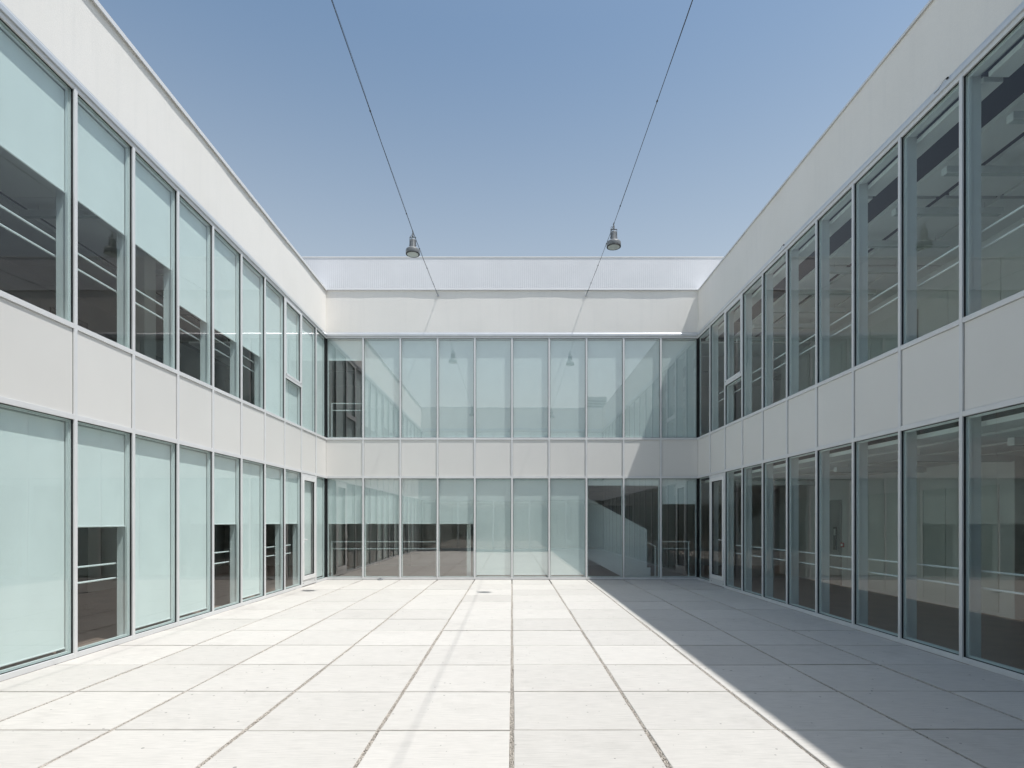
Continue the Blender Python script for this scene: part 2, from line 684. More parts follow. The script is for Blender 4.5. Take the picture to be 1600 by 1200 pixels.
def transom(root, a, b, z0, z1):
    w = b - a
    o = cached(('tr', round(w, 3), round(z1 - z0, 3)),
               lambda m: m.box(-w / 2, w / 2, -PROUD + .002, 0.002, 0, z1 - z0), 'aluminium', 'transom', root,
               ((a + b) / 2, 0, z0), bevel=0.0025)
    cached(('tri', round(w, 3), round(z1 - z0, 3)),
           lambda m: m.box(-w / 2 + .003, w / 2 - .003, 0.0025, DEPTH_IN, 0.001, z1 - z0 - .001), 'inner_aluminium',
           'inner_transom', o)


def door(root, a, b, near_left):
    """single glazed door leaf in a bay; near_left: handle on the low-u side"""
    w = b - a
    c = (a + b) / 2
    zt = Z_HEAD - 0.005
    o = MB()
    f = 0.035   # fixed frame
    o.box(-w / 2, -w / 2 + f, -0.012, 0.06, 0.012, zt)
    o.box(w / 2 - f, w / 2, -0.012, 0.06, 0.012, zt)
    o.box(-w / 2 + f, w / 2 - f, -0.012, 0.06, zt - 0.08, zt)
    o.box(-w / 2 + f, w / 2 - f, -0.012, 0.06, 0.012, 0.16)
    d = o.build('door', 'aluminium', root, (c, 0, 0), bevel=0.003)
    x0, x1, z0, z1 = -w / 2 + f + .006, w / 2 - f - .006, 0.166, zt - 0.086
    s = 0.085
    l = MB()
    l.box(x0, x0 + s, -0.030, 0.04, z0, z1)
    l.box(x1 - s, x1, -0.030, 0.04, z0, z1)
    l.box(x0 + s, x1 - s, -0.030, 0.04, z1 - s, z1)
    l.box(x0 + s, x1 - s, -0.030, 0.04, z0, z0 + 0.10)
    l.build('leaf_frame', 'white_metal', d, bevel=0.003)
    q = MB()
    t = 0.012
    gx0, gx1, gz0, gz1 = x0 + s, x1 - s, z0 + 0.10, z1 - s
    q.box(gx0, gx0 + t, -0.01, 0.03, gz0, gz1)
    q.box(gx1 - t, gx1, -0.01, 0.03, gz0, gz1)
    q.box(gx0 + t, gx1 - t, -0.01, 0.03, gz0, gz0 + t)
    q.box(gx0 + t, gx1 - t, -0.01, 0.03, gz1 - t, gz1)
    q.build('gasket', 'gasket', d)
    p = MB()
    p.box(gx0 + t, gx1 - t, 0.004, 0.026, gz0 + t, gz1 - t)
    p.build('glass_pane', 'door_glass', d)
    hx = (x0 + s * 0.5) if near_left else (x1 - s * 0.5)
    sg = 1 if near_left else -1
    h = MB()
    h.box(hx - .016, hx + .016, -0.040, -0.030, 1.06, 1.24)
    h.tube((hx, -0.04, 1.18), (hx, -0.085, 1.18), 0.010, 10)
    h.tube((hx - sg * 0.008, -0.08, 1.18), (hx + sg * 0.135, -0.08, 1.18), 0.011, 10)
    h.tube((hx, -0.04, 1.10), (hx, -0.048, 1.10), 0.012, 10)
    h.build('handle', 'white_metal', d, smooth=True)
    for sx in (-1, 1):
        k = MB()
        k.tube((sx * (w / 2 - 0.075), -0.012, 0.085), (sx * (w / 2 - 0.075), -0.017, 0.085), 0.012, 10)
        k.build('screw_cap', 'cable', d)
    return d


def operable(root, a, b, z0, z1, zt):
    """tilting sash over a fixed light"""
    w = b - a
    c = (a + b) / 2
    window(root, a, b, z0, zt - 0.03)
    transom(root, a, b, zt - 0.03, zt + 0.03)
    s = window(root, a + .055, b - .055, zt + 0.09, z1 - 0.055)
    fr = MB()
    h0, h1 = zt + 0.032, z1
    zz = zt + 0.09
    t = 0.055
    fr.box(-w / 2, -w / 2 + t, -0.024, 0.05, h0 - zz, h1 - zz)
    fr.box(w / 2 - t, w / 2, -0.024, 0.05, h0 - zz, h1 - zz)
    fr.box(-w / 2 + t, w / 2 - t, -0.024, 0.05, h0 - zz, -0.0)
    fr.box(-w / 2 + t, w / 2 - t, -0.024, 0.05, h1 - t - zz, h1 - zz)
    fr.build('sash_frame', 'aluminium', s, bevel=0.003)
    for sx in (-1, 1):
        k = MB()
        k.tube((sx * (w / 2 - 0.05), -0.024, -0.03), (sx * (w / 2 - 0.05), -0.030, -0.03), 0.013, 10)
        k.build('screw_cap', 'cable', s)


def facade(root, u0, u1, mulls, doors=(), ops=(), corner=True):
    edges = sorted([u0] + list(mulls) + [u1])
    for u in mulls:
        mullion(root, u)
    bays = []
    for i in range(len(edges) - 1):
        a = edges[i] + (MW / 2 if edges[i] != u0 else 0.03)
        b = edges[i + 1] - (MW / 2 if edges[i + 1] != u1 else 0.03)
        bays.append((a, b))
        mid = (a + b) / 2
        ta = a if edges[i] != u0 else u0 + 0.001
        tb = b if edges[i + 1] != u1 else u1 - 0.001
        isdoor = any(abs(mid - d[0]) < 0.3 for d in doors)
        isop = any(abs(mid - d) < 0.3 for d in ops)
        if isdoor:
            nl = [d[1] for d in doors if abs(mid - d[0]) < 0.3][0]
            door(root, a, b, nl)
        else:
            transom(root, ta, tb, 0.0, Z_SILL)
            window(root, a, b, Z_SILL, Z_HEAD)
        transom(root, ta, tb, Z_HEAD, Z_TR)
        transom(root, ta, tb, Z_S1, Z_SILL2)
        if isop:
            operable(root, a, b, Z_SILL2, Z_HEAD2, 5.0)
        else:
            window(root, a, b, Z_SILL2, Z_HEAD2)
        transom(root, ta, tb, Z_HEAD2, Z_TOP)
        sa = a if edges[i] != u0 else u0 - 0.002
        sb = b if edges[i + 1] != u1 else u1 + 0.002
        mid = (sa + sb) / 2
        w = sb - sa - 0.008
        h = Z_S1 - Z_TR - 0.008
        cached(('sp', round(w, 3)), lambda m: m.box(-w / 2, w / 2, 0.0, 0.03, 0, h), 'spandrel', 'spandrel_panel', root,
               (mid, 0, Z_TR + 0.004), (random.uniform(-.0012, .0012), 0, random.uniform(-.0012, .0012)), bevel=0.002)
    # dark posts where two facades meet
    for u, s in ((u0, 1), (u1, -1)):
        m = MB()
        m.box(min(u, u + s * 0.029), max(u, u + s * 0.029), 0.0, 0.07, 0.0, Z_HEAD)
        m.box(min(u, u + s * 0.029), max(u, u + s * 0.029), 0.0, 0.07, Z_SILL2, Z_HEAD2)
        m.build('corner_post', 'gasket', root)
    # floor edge behind the spandrels, head flashing
    m = MB()
    m.box(u0, u1, 0.036, 0.30, Z_TR + .004, Z_S1 - .004)
    m.build('floor_edge', 'gasket', root)
    L = [u0 + 0.002, u0 + (u1 - u0) * 0.36, u0 + (u1 - u0) * 0.71, u1 - 0.002]
    for i in range(3):
        m = MB()
        m.prism([(-0.001, Z_TOP + .001), (-0.040, Z_TOP + .001), (-0.043, Z_TOP + .045), (-0.032, Z_TOP + .052),
                 (-0.030, Z_TOP + .070), (-0.020, Z_TOP + .085), (-0.0025, Z_FL - .012), (-0.0025, Z_FL - .002),
                 (0.25, Z_FL - .002), (0.25, Z_TOP + .001)], 'x', L[i] + .0015, L[i + 1] - .0015)
        m.build('head_flashing', 'flashing', root)
    return bays


def shell(root, u0, u1, depth, ceil_u0=None, ceil_u1=None):
    """floors, ceilings, roof and outer wall of a wing"""
    m = MB(); m.box(u0, u1, 0.012, depth, -0.20, -0.012); m.build('ground_floor', 'interior_tile', root)
    m = MB(); m.box(u0, u1, 0.302, depth, 3.0, 3.96); m.build('upper_floor', 'interior_floor', root)
    m = MB(); m.box(u0, u1, 0.262, depth, 7.45, 7.75); m.build('roof', 'roofing', root)


def ceiling(root, u0, u1, w0, w1, z, slots=(0.9, 2.3), slot_w=0.14, drop=0.06, gap=0.004, void=0.12):
    """boards along the wing with dark slots between them"""
    bounds = [w0]
    for i_, s in enumerate(slots):
        sw = slot_w[i_] if isinstance(slot_w, tuple) else slot_w
        bounds += [s - sw / 2, s + sw / 2]
    bounds.append(w1)
    for i in range(0, len(bounds), 2):
        n = max(1, int(round((u1 - u0) / 2.4)))
        for k in range(n):
            a = u0 + (u1 - u0) * k / n
            b = u0 + (u1 - u0) * (k + 1) / n
            m = MB(); m.box(a + gap, b - gap, bounds[i], bounds[i + 1], z, z + drop)
            m.build('ceiling_board', 'ceiling_board', root)
    m = MB(); m.box(u0, u1, w0, w1, z + drop + void, z + drop + void + 0.02)
    m.build('void_shade_sheet', 'interior_dark', root)  # near-black sheet, paints the shade seen up in the slots


def parapet(root, u0, u1, z1=Z_PAR):
    m = MB()
    nx, nz = max(12, int((u1 - u0) / 0.16)), 8
    ph = [random.uniform(0, 6.28) for _ in range(6)]

    def wave(x, z):
        return 0.0030 * math.sin(x * 1.3 + ph[0]) + 0.0022 * math.sin(x * 3.1 + z * 1.7 + ph[1]) + \
            0.0012 * math.sin(x * 7.3 - z * 3.0 + ph[2]) + 0.0010 * math.sin(z * 5.0 + ph[3])
    for j in range(nz + 1):
        for i in range(nx + 1):
            x = u0 + (u1 - u0) * i / nx
            z = Z_FL + (z1 - Z_FL) * j / nz
            m.v.append((x, 0.006 + wave(x, z), z))
    for j in range(nz):
        for i in range(nx):
            a = j * (nx + 1) + i
            m.f.append((a, a + 1, a + nx + 2, a + nx + 1))
    s0 = len(m.v)
    for x, z in ((u0, Z_FL), (u1, Z_FL), (u1, z1), (u0, z1)):
        m.v.append((x, 0.26, z))
    bot = [i for i in range(nx + 1)]
    top = [nz * (nx + 1) + i for i in range(nx + 1)]
    lft = [j * (nx + 1) for j in range(nz + 1)]
    rgt = [j * (nx + 1) + nx for j in range(nz + 1)]
    m.f.append((s0, s0 + 1, s0 + 2, s0 + 3))
    m.f.append(tuple(bot) + (s0 + 1, s0))
    m.f.append(tuple(top) + (s0 + 2, s0 + 3))
    m.f.append(tuple(lft) + (s0 + 3, s0))
    m.f.append(tuple(rgt) + (s0 + 2, s0 + 1))
    return m.build('parapet_wall', 'render_coat', root, smooth=True)


def coping(root, u0, u1, h, over):
    n = max(1, int(round((u1 - u0) / 3.1)))
    for k in range(n):
        a = u0 + (u1 - u0) * k / n
        b = u0 + (u1 - u0) * (k + 1) / n
        m = MB()
        m.prism([(-over, Z_PAR - .026), (-over, Z_PAR + h), (0.30, Z_PAR + h + .012), (0.30, Z_PAR - .02),
                 (0.297, Z_PAR - .02), (0.297, Z_PAR + .004), (-over + .003, Z_PAR + .004), (-over + .003, Z_PAR - .026)],
                'x', a + .0015, b - .0015)
        m.build('coping', 'coping_metal', root)


# left wing: local x = world y
left = empty('left_wing', (-HW, 0, 0), R(90))
tag(left, 'sunlit two storey wing with white parapet and glass bays on the left', 'building')
ml = [15.18 - 1.046 * i for i in range(15)]
bays_l = facade(left, YF, YB, ml, doors=((14.66, True),), ops=(13.61,))
shell(left, YF - 5.5, YB, 5.6)
parapet(left, YF, YB)
coping(left, YF, YB - 0.045, 0.038, 0.036)

# right wing: local x = -world y
right = empty('right_wing', (HW, 0, 0), R(-90))
tag(right, 'shaded two storey wing with bare glass bays on the right', 'building')
mr = [-(15.02 - 1.05 * i) for i in range(15)]
bays_r = facade(right, -YB, -YF, mr, doors=((-14.49, False),), ops=(-13.44,))
shell(right, -YB, -YF + 5.5, 5.6)
parapet(right, -YB, -YF)
coping(right, -YB + 0.045, -YF, 0.012, 0.018)

# back wing
back = empty('back_wing', (0, YB, 0), 0)
tag(back, 'two storey back wing with ribbed metal band above its white parapet', 'building')
mbk = [-HW + MOD * i for i in range(1, 10)]
bays_b = facade(back, -HW, HW, mbk)
shell(back, -10.9, 10.9, 5.6)
parapet(back, -HW - 0.26, HW + 0.26, Z_PAR + .03)

# ribbed cladding above the back parapet, in sheets
PITCH = 0.058


def ribbed(m, w):
    n = int(round(w / PITCH))
    pts = []
    for i in range(n):
        x = -w / 2 + i * w / n
        p = w / n
        pts += [(x, -0.030), (x + p * .55, -0.030), (x + p * .70, -0.0276), (x + p * .85, -0.0276)]
    pts.append((w / 2, -0.030))
    s = len(m.v)
    for (x, y) in pts:
        m.v.append((x, y, 0.0))
    for (x, y) in pts:
        m.v.append((x, y, 0.86))
    k = len(pts)
    for i in range(k - 1):
        m.f.append((s + i, s + i + 1, s + k + i + 1, s + k + i))
    m.box(-w / 2, w / 2, -0.010, 0.05, 0.0, 0.86)


for i in range(14):
    cached('rib', lambda m: ribbed(m, 1.0995), 'cladding', 'cladding_sheet', back, (-7.15 + 1.1 * i, 0, Z_PAR + 0.055))
for i in range(5):
    x = -7.7 + i * 3.08
    m = MB()
    m.prism([(-0.036, Z_PAR), (-0.040, Z_PAR + .012), (-0.034, Z_PAR + .052), (0.02, Z_PAR + .052), (0.02, Z_PAR + .031),
             (-0.0015, Z_PAR + .031), (-0.0015, Z_PAR)], 'x', x + .0015, x + 3.0785)
    m.build('drip_flashing', 'coping_metal', back)
    m = MB()
    m.box(x + .0015, x + 3.0785, -0.042, 0.35, Z_PAR + 0.917, Z_PAR + 0.945)
    m.build('coping', 'white_metal', back)
m = MB(); m.box(-7.7, 7.7, 0.055, 0.30, Z_PAR + .035, Z_PAR + .915); m.build('upstand_core', 'slab_core', back)

# front wing (behind the camera, seen mirrored in the glass)
front = empty('front_wing', (0, YF, 0), R(180))
tag(front, 'two storey wing behind the viewer, mirrored in the back windows', 'building')
bays_f = facade(front, -HW, HW, mbk)
shell(front, -10.9, 10.9, 5.5)
parapet(front, -HW - 0.26, HW + 0.26)
coping(front, -HW, HW, 0.03, 0.03)

# ------------------------------------------------------------------ interiors
Z_C0, Z_C1 = 2.74, 6.72


def outer_wall(root, u0, u1, depth):
    m = MB(); m.box(u0, u1, depth, depth + .25, -0.2, 7.75); m.build('outer_wall', 'slab_core', root)


# left wing rooms
ceiling(left, YF, YB, 0.20, 4.6, Z_C0, (1.2, 2.7))
ceiling(left, YF, YB, 0.20, 4.6, Z_C1, (1.2, 2.7))
for z0, z1 in ((-0.011, 2.9), (3.961, 6.95)):
    m = MB(); m.box(YF, YB + 2, 4.6, 4.75, z0, z1); m.build('interior_wall', 'interior_wall', left)
    for u in (3.2, 6.3, 9.4, 12.6, 15.4):
        m = MB(); m.box(u - .52, u + .52, 4.55, 4.598, z0 + .002, z0 + 2.25); m.build('interior_door', 'interior_door', left)
    for u in (5.4, 10.6, 14.9):
        m = MB(); m.box(u - .17, u + .17, 1.5, 1.84, z0, z1 - .15); m.build('column', 'interior_wall', left, bevel=.01)
    for k in range(16):
        u = YF + 1.05 * k + .4
        if min(abs(u - d) for d in (3.2, 6.3, 9.4, 12.6, 15.4)) < 1.0:
            continue
        m = MB(); m.box(u - .5, u + .5, 4.578, 4.599, z0 + .08, z0 + 2.3); m.build('wall_panel', 'interior_panel', left)
outer_wall(left, YF - 5.5, YB, 5.6)

# right wing corridor (local x = -y)
ceiling(right, -YB, -YF, 0.20, 5.5, Z_C0, (0.75, 1.65, 2.6), 0.17)
ceiling(right, -YB, -YF, 0.20, 3.3, Z_C1, (0.66, 1.50, 2.40), (0.46, 0.15, 0.06), gap=0.035, void=0.5)
m = MB(); m.box(-YB - 2, -9.75, 3.25, 3.40, -0.011, 2.9); m.build('interior_wall', 'interior_wall', right)
m = MB(); m.box(-9.75, -9.60, 3.25, 5.5, -0.011, 2.9); m.build('interior_wall', 'interior_wall', right)
m = MB(); m.box(-9.60, -YF, 5.3, 5.45, -0.011, 2.9); m.build('interior_wall', 'interior_dark', right)  # wall coloured near black to paint the dimness of the deep room
m = MB(); m.box(-YB - 2, -YF, 3.30, 3.45, 3.961, 6.95); m.build('interior_wall', 'interior_wall', right)
k = 0
u = -15.9
while u < -10.0:
    if not (-15.55 < u < -14.55):
        m = MB(); m.box(u + .006, u + .594, 3.225, 3.249, 0.05, 2.28); m.build('wall_panel', 'interior_panel', right)
    u += 0.6
m = MB(); m.box(-15.28, -14.62, 3.19, 3.249, 0.0, 2.2); m.build('interior_door', 'interior_door', right)
u = -15.9
while u < -YF - .5:
    m = MB(); m.box(u + .006, u + 1.194, 3.275, 3.299, 4.0, 6.25); m.build('wall_panel', 'interior_panel', right)
    u += 1.2
for u in (-12.0, -7.2, -2.5):
    m = MB(); m.box(u - .09, u + .09, 3.25, 3.272, 3.97, 6.1); m.build('interior_door', 'interior_door', right)
outer_wall(right, -YB, -YF + 5.5, 5.6)

# back wing rooms
ceiling(back, -HW - 4, HW + 4, 0.20, 5.4, Z_C0, (1.4, 3.2))
ceiling(back, -HW - 4, HW + 4, 0.20, 5.4, Z_C1, (1.4, 3.2))
for z0, z1 in ((-0.011, 2.9), (3.961, 6.95)):
    m = MB(); m.box(-10.8, 10.8, 5.3, 5.45, z0, z1); m.build('interior_wall', 'interior_wall', back)
    for u in (-4.4, -0.6, 3.9):
        m = MB(); m.box(u - .6, u + .6, 5.25, 5.298, z0 + .003, z0 + 2.25); m.build('interior_door', 'interior_door', back)
m = MB(); m.box(-1.30, -1.18, 0.30, 5.2, -0.011, 2.72); m.build('interior_wall', 'interior_wall', back)
outer_wall(back, -10.9, 10.9, 5.6)
for s in (-1, 1):
    m = MB(); m.box(s * 10.9 - .1, s * 10.9 + .1, 0.0, 5.9, -0.2, 7.75); m.build('end_wall', 'slab_core', back)

# front wing rooms
ceiling(front, -HW - 4, HW + 4, 0.20, 5.2, Z_C0, (1.4, 3.2))
ceiling(front, -HW - 4, HW + 4, 0.20, 5.2, Z_C1, (1.4, 3.2))
for z0, z1 in ((-0.011, 2.9), (3.961, 6.95)):
    m = MB(); m.box(-10.8, 10.8, 5.1, 5.25, z0, z1); m.build('interior_wall', 'interior_wall', front)
outer_wall(front, -10.9, 10.9, 5.5)
for s in (-1, 1):
    m = MB(); m.box(s * 10.9 - .1, s * 10.9 + .1, 0.0, 5.75, -0.2, 7.75); m.build('end_wall', 'slab_core', front)

# ------------------------------------------------------------------ roller blinds


def blind(wing, a, b, ztop, zbot, label, group):
    """fabric hung just inside the glass; thing of its own"""
    w = b - a - 0.046
    c = (a + b) / 2
    o = empty('roller_blind', tuple(wing.matrix_basis @ Vector((c, 0.082, ztop))), wing.rotation_euler[2])
    h = ztop - zbot
    f = MB()
    # fabric with a faint bow, as a closed thin sheet
    n = 10
    pts = []
    bow = random.uniform(-0.006, 0.006)
    rows_ = 3
    s = len(f.v)
    for side in (0, 1):
        for r_ in range(rows_ + 1):
            for i in range(n + 1):
                t = i / n
                y = bow * math.sin(math.pi * t) * (r_ / rows_) + (0.0012 if side else 0)
                f.v.append((-w / 2 + w * t, y, -h * r_ / rows_))
    per = (rows_ + 1) * (n + 1)
    for side in (0, 1):
        for r_ in range(rows_):
            for i in range(n):
                q = [s + side * per + r_ * (n + 1) + i, s + side * per + r_ * (n + 1) + i + 1,
                     s + side * per + (r_ + 1) * (n + 1) + i + 1, s + side * per + (r_ + 1) * (n + 1) + i]
                f.f.append(tuple(q if side == 0 else reversed(q)))
    f.build('blind_fabric', 'blind_fabric', o, smooth=True)
    r = MB()
    r.tube((-w / 2, 0.002, -h), (w / 2, 0.002, -h), 0.011, 8)
    r.build('bottom_rail', 'white_metal', o, smooth=True)
    k = MB()
    k.tube((-w / 2, 0.026, 0.0), (w / 2, 0.026, 0.0), 0.024, 10)
    k.build('roller', 'inner_aluminium', o, smooth=True)
    tag(o, label, 'roller blind', group)
    return o


TOP0, TOP1 = Z_HEAD - 0.045, Z_HEAD2 - 0.045
FULL0, FULL1 = 0.13, Z_SILL2 + 0.03
bl = list(reversed(bays_l))     # index 0 = corner bay at the back wall
br = bays_r                     # local x = -y, index 0 = corner at the back wall
up = {0: FULL1, 1: FULL1, 2: FULL1, 3: FULL1, 4: 5.12, 5: 5.10, 6: 5.11, 7: 5.57, 8: 5.58, 9: 5.56, 10: 5.56, 11: FULL1,
      12: FULL1, 13: 5.2, 14: FULL1}
STATE = {}
for i, z in up.items():
    a, b = bl[i]
    st = 'fully lowered' if z == FULL1 else ('past half down' if z < 5.3 else 'under half down')
    top = TOP1
    blind(left, a, b, top, z,
          'roller blind %s, %s upper window of the left wing from the corner' % (st, ORD[i]),
          'blinds in the upper windows of the left wing')
gd = {0: FULL0, 2: 1.59, 3: 1.59, 4: FULL0, 5: 1.59, 6: FULL0, 7: FULL0, 8: 1.575, 9: FULL0, 10: FULL0, 11: 1.58, 12: FULL0,
      13: FULL0, 14: 1.59}
for i, z in gd.items():
    a, b = bl[i]
    st = 'fully lowered' if z == FULL0 else 'half lowered'
    blind(left, a, b, TOP0, z,
          'roller blind %s, %s ground floor bay of the left wing from the corner' % (st, ORD[i]),
          'blinds in the ground floor windows of the left wing')
a, b = bl[1]
blind(left, a + .03, b - .03, TOP0 - .06, 0.20, 'pale roller blind fully lowered behind the glass door of the left wing',
      'blinds in the ground floor windows of the left wing')

for i, (a, b) in enumerate(bays_b):
    z = 6.21 if i == 0 else FULL1
    st = 'raised to a strip' if i == 0 else 'fully lowered'
    blind(back, a, b, TOP1, z, 'roller blind %s, %s upper window from left in the back wing' % (st, ORD[i]),
          'blinds in the upper windows of the back wing')
    z = [1.58, 1.58, 1.58, 1.58, FULL0, FULL0, FULL0, 2.67, 2.67, 2.14][i]
    st = {1.58: 'half lowered', FULL0: 'fully lowered', 2.67: 'nearly rolled up', 2.14: 'lowered by a quarter'}[z]
    blind(back, a, b, TOP0, z,
          'roller blind %s, %s ground floor window from left in the back wing' % (st, ORD[i]),
          'blinds in the ground floor windows of the back wing')
for i, (a, b) in enumerate(bays_f):
    blind(front, a, b, TOP1, FULL1,
          'pale roller blind fully lowered in the %s upper window of the wing behind the viewer' % ORD[i],
          'blinds of the wing behind the viewer')

# ------------------------------------------------------------------ guard rails


def guard_rail(wing, u0, u1, zf, posts, label, w=0.235):
    o = empty('guard_rail', tuple(wing.matrix_basis @ Vector(((u0 + u1) / 2, w, zf))), wing.rotation_euler[2])
    c = (u0 + u1) / 2
    for z in (1.06, 0.86):
        m = MB(); m.tube((u0 - c, 0, z), (u1 - c, 0, z), 0.0125, 10); m.build('rail', 'white_metal', o, smooth=True)
    for p in posts:
        m = MB(); m.box(p - c - .012, p - c + .012, -0.018, 0.018, 0.0, 1.07)
        m.build('post', 'white_metal', o, bevel=.003)
    tag(o, label, 'railing', 'guard rails behind the glass')
    return o


guard_rail(left, YF + .1, 15.6, 3.961, (15.58, YF + .12), 'two bar white guard rail behind the upper windows of the left wing')
guard_rail(left, YF + .1, 14.05, 0.0, (YF + .12,), 'two bar white guard rail behind the ground floor windows of the left wing')
guard_rail(right, -15.75, -YF - .1, 3.961, (-15.73, -YF - .12), 'two bar white guard rail behind the upper windows of the right wing')
guard_rail(right, -13.9, -YF - .1, 0.0, (-YF - .12,), 'long two bar white guard rail behind the ground floor windows of the right wing')
guard_rail(right, -15.75, -15.1, 0.0, (-15.73,), 'short white guard rail beside the glass door of the right wing')
guard_rail(back, -5.18, 4.9, 3.961, (-5.16, 4.88), 'two bar white guard rail behind the upper windows of the back wing')
guard_rail(back, -5.18, -2.12, 0.0, (-5.16, -2.14), 'two bar white guard rail in the left ground floor windows of the back wing')
guard_rail(back, 4.12, 5.1, 0.0, (5.06,), 'short white guard rail in the last ground floor window beside the dark corner')

# ------------------------------------------------------------------ staircase behind the back windows
st = empty('staircase', (4.02, YB + 0.85, 0))
tag(st, 'white staircase with solid sloping balustrade behind the right ground floor glass', 'staircase')
sl = (2.34 - 1.40) / (4.12 - 2.35)
m = MB()
m.prism([(0.0, 1.40), (0.0, 0.28), (-0.0, 0.27), (-0.35, 0.10), (-0.75, 0.0), (-4.9, 4.9 * sl - .42), (-4.9, 1.40 + 4.9 * sl)],
        'y', 0.0, 0.09)
m.build('balustrade', 'stair_white', st)
m = MB(); m.prism([(0.10, 0.27), (0.10, 0.0), (-0.74, 0.0), (-0.34, 0.10), (0.0, 0.27)], 'y', 0.002, 0.088)
m.build('plinth', 'stair_white', st)
for i in range(13):
    x1 = -0.05 - i * 0.32
    m = MB(); m.box(x1 - 0.34, x1, 0.095, 1.25, 0.17 * i + .0, 0.17 * (i + 1))
    m.build('step', 'stair_white', st)
m = MB(); m.path([(-4.6, 0.13, 1.02 + 4.6 * sl), (0.02, 0.13, 1.02), (0.27, 0.13, 0.90)], 0.019, 8)
m.build('handrail', 'white_metal', st, smooth=True)
m = MB(); m.box(0.25, 0.29, 0.11, 0.15, 0.0, 0.91); m.build('post', 'white_metal', st)

# ------------------------------------------------------------------ ceiling lights in the right wing and left wing


def linear_light(wing, u, w0, w1, z, label, group):
    o = empty('linear_light', tuple(wing.matrix_basis @ Vector((u, (w0 + w1) / 2, z))), wing.rotation_euler[2])
    h = (w1 - w0) / 2
    m = MB(); m.box(-.05, .05, -h, h, 0.0, .095); m.build('housing', 'inner_aluminium', o, bevel=.004)
    m = MB(); m.box(-.036, .036, -h + .02, h - .02, -0.006, -0.001); m.build('diffuser', 'lamp_lens', o)
    for s in (-1, 1):
        m = MB(); m.tube((0, s * h * .7, .095), (0, s * h * .7, .20), .004, 6); m.build('hanger', 'steel', o)
    tag(o, label, 'light', group)


for i in range(12):
    u = -(15.3 - 1.05 * i)
    linear_light(right, u, 0.80, 2.5, Z_C1 - .22,
                 'linear light under the right wing upper ceiling, %s from the corner' % ORD[i],
                 'linear lights under the upper ceiling of the right wing')
for i in range(8):
    linear_light(right, -(14.6 - 1.9 * i), 0.9, 2.6, Z_C0 - .16,
                 'linear light under the right wing ground floor ceiling, %s from the corner' % ORD[i],
                 'linear lights under the ground floor ceiling of the right wing')
for i in range(6):
    linear_light(left, 13.4 - 2.15 * i, 0.9, 2.6, Z_C1 - .20,
                 'linear light under the left wing upper ceiling, %s from the corner' % ORD[i],
                 'linear lights under the upper ceiling of the left wing')

# call point and black door vision panel in the right corridor
cp = empty('call_point', (HW + 3.22, 14.53, 0.98))
m = MB(); m.box(-0.03, 0.0, -.06, .06, 0, .12); m.build('box', 'red_plastic', cp, bevel=.006)
m = MB(); m.box(-0.036, -0.0305, -.035, .035, .03, .09); m.build('cover', 'white_metal', cp)
tag(cp, 'small red fire call point on the corridor wall of the right wing', 'call point')
ip = empty('vision_panel', (HW + 3.185, 14.80, 0.90))
m = MB(); m.box(-0.025, 0.0, -.07, .07, 0, .60); m.build('panel', 'gasket', ip, bevel=.006)
m = MB(); m.box(-0.029, -0.0255, -.04, .04, .38, .55); m.build('pale_inset', 'lamp_lens', ip)
tag(ip, 'tall black door vision panel beside the red call point in the right wing', 'vision panel')

# ------------------------------------------------------------------ suspended lamps and cables
XC = 2.09


def floodlight(x, y, ztop, label):
    """ztop: height of the cable at the lamp"""
    o = empty('floodlight', (x, y, ztop))
    m = MB()
    m.lathe([(0.036, -0.155), (0.050, -0.165), (0.055, -0.18), (0.055, -0.33), (0.068, -0.35), (0.075, -0.352)], 24)
    for k in range(10):     # cooling fins along the housing
        t = 2 * math.pi * k / 10
        cx, cy = math.cos(t), math.sin(t)
        m.tube((cx * .056, cy * .056, -0.185), (cx * .056, cy * .056, -0.325), 0.0065, 6)
    m.build('housing', 'lamp_grey', o, smooth=True)
    m = MB()
    m.lathe([(0.07, -0.351), (0.118, -0.362), (0.142, -0.385), (0.146, -0.40), (0.146, -0.452), (0.140, -0.470),
             (0.122, -0.470), (0.120, -0.455)], 36)
    m.build('reflector', 'lamp_grey', o, smooth=True)
    m = MB()
    m.lathe([(0.121, -0.4705), (0.144, -0.4695), (0.147, -0.474), (0.144, -0.480), (0.121, -0.480)], 36)
    m.build('rim', 'cable', o, smooth=True)
    m = MB()
    m.lathe([(0.120, -0.4795), (0.119, -0.4825), (0.06, -0.4860), (0.01, -0.4865)], 36)
    m.build('lens', 'lamp_lens', o, smooth=True)
    m = MB()
    m.box(-.068, .068, -.013, .013, -0.122, -0.112)
    m.box(-.068, -.060, -.013, .013, -0.30, -0.1225)
    m.box(.060, .068, -.013, .013, -0.30, -0.1225)
    m.build('yoke', 'lamp_grey', o, bevel=.002)
    for s in (-1, 1):
        m = MB(); m.tube((s * .054, 0, -0.285), (s * .078, 0, -0.285), 0.014, 10); m.build('pivot', 'steel', o)
    m = MB()
    m.box(-.014, .014, -.022, .022, -0.111, -0.045)
    m.tube((0, 0, -0.046), (0, 0, 0.012), 0.007, 8)
    m.tube((0, -0.03, 0.0), (0, 0.03, 0.0), 0.013, 10)
    m.build('clamp', 'lamp_grey', o)
    m = MB()
    m.path([(-.02, 0.12, 0.004), (-.045, 0.07, -0.04), (-.05, 0.0, -0.11), (-.03, 0.0, -0.16)], 0.005, 6)
    m.build('feed_wire', 'cable', o, smooth=True)
    tag(o, label, 'lamp', 'floodlights hung from the cables')
    return o


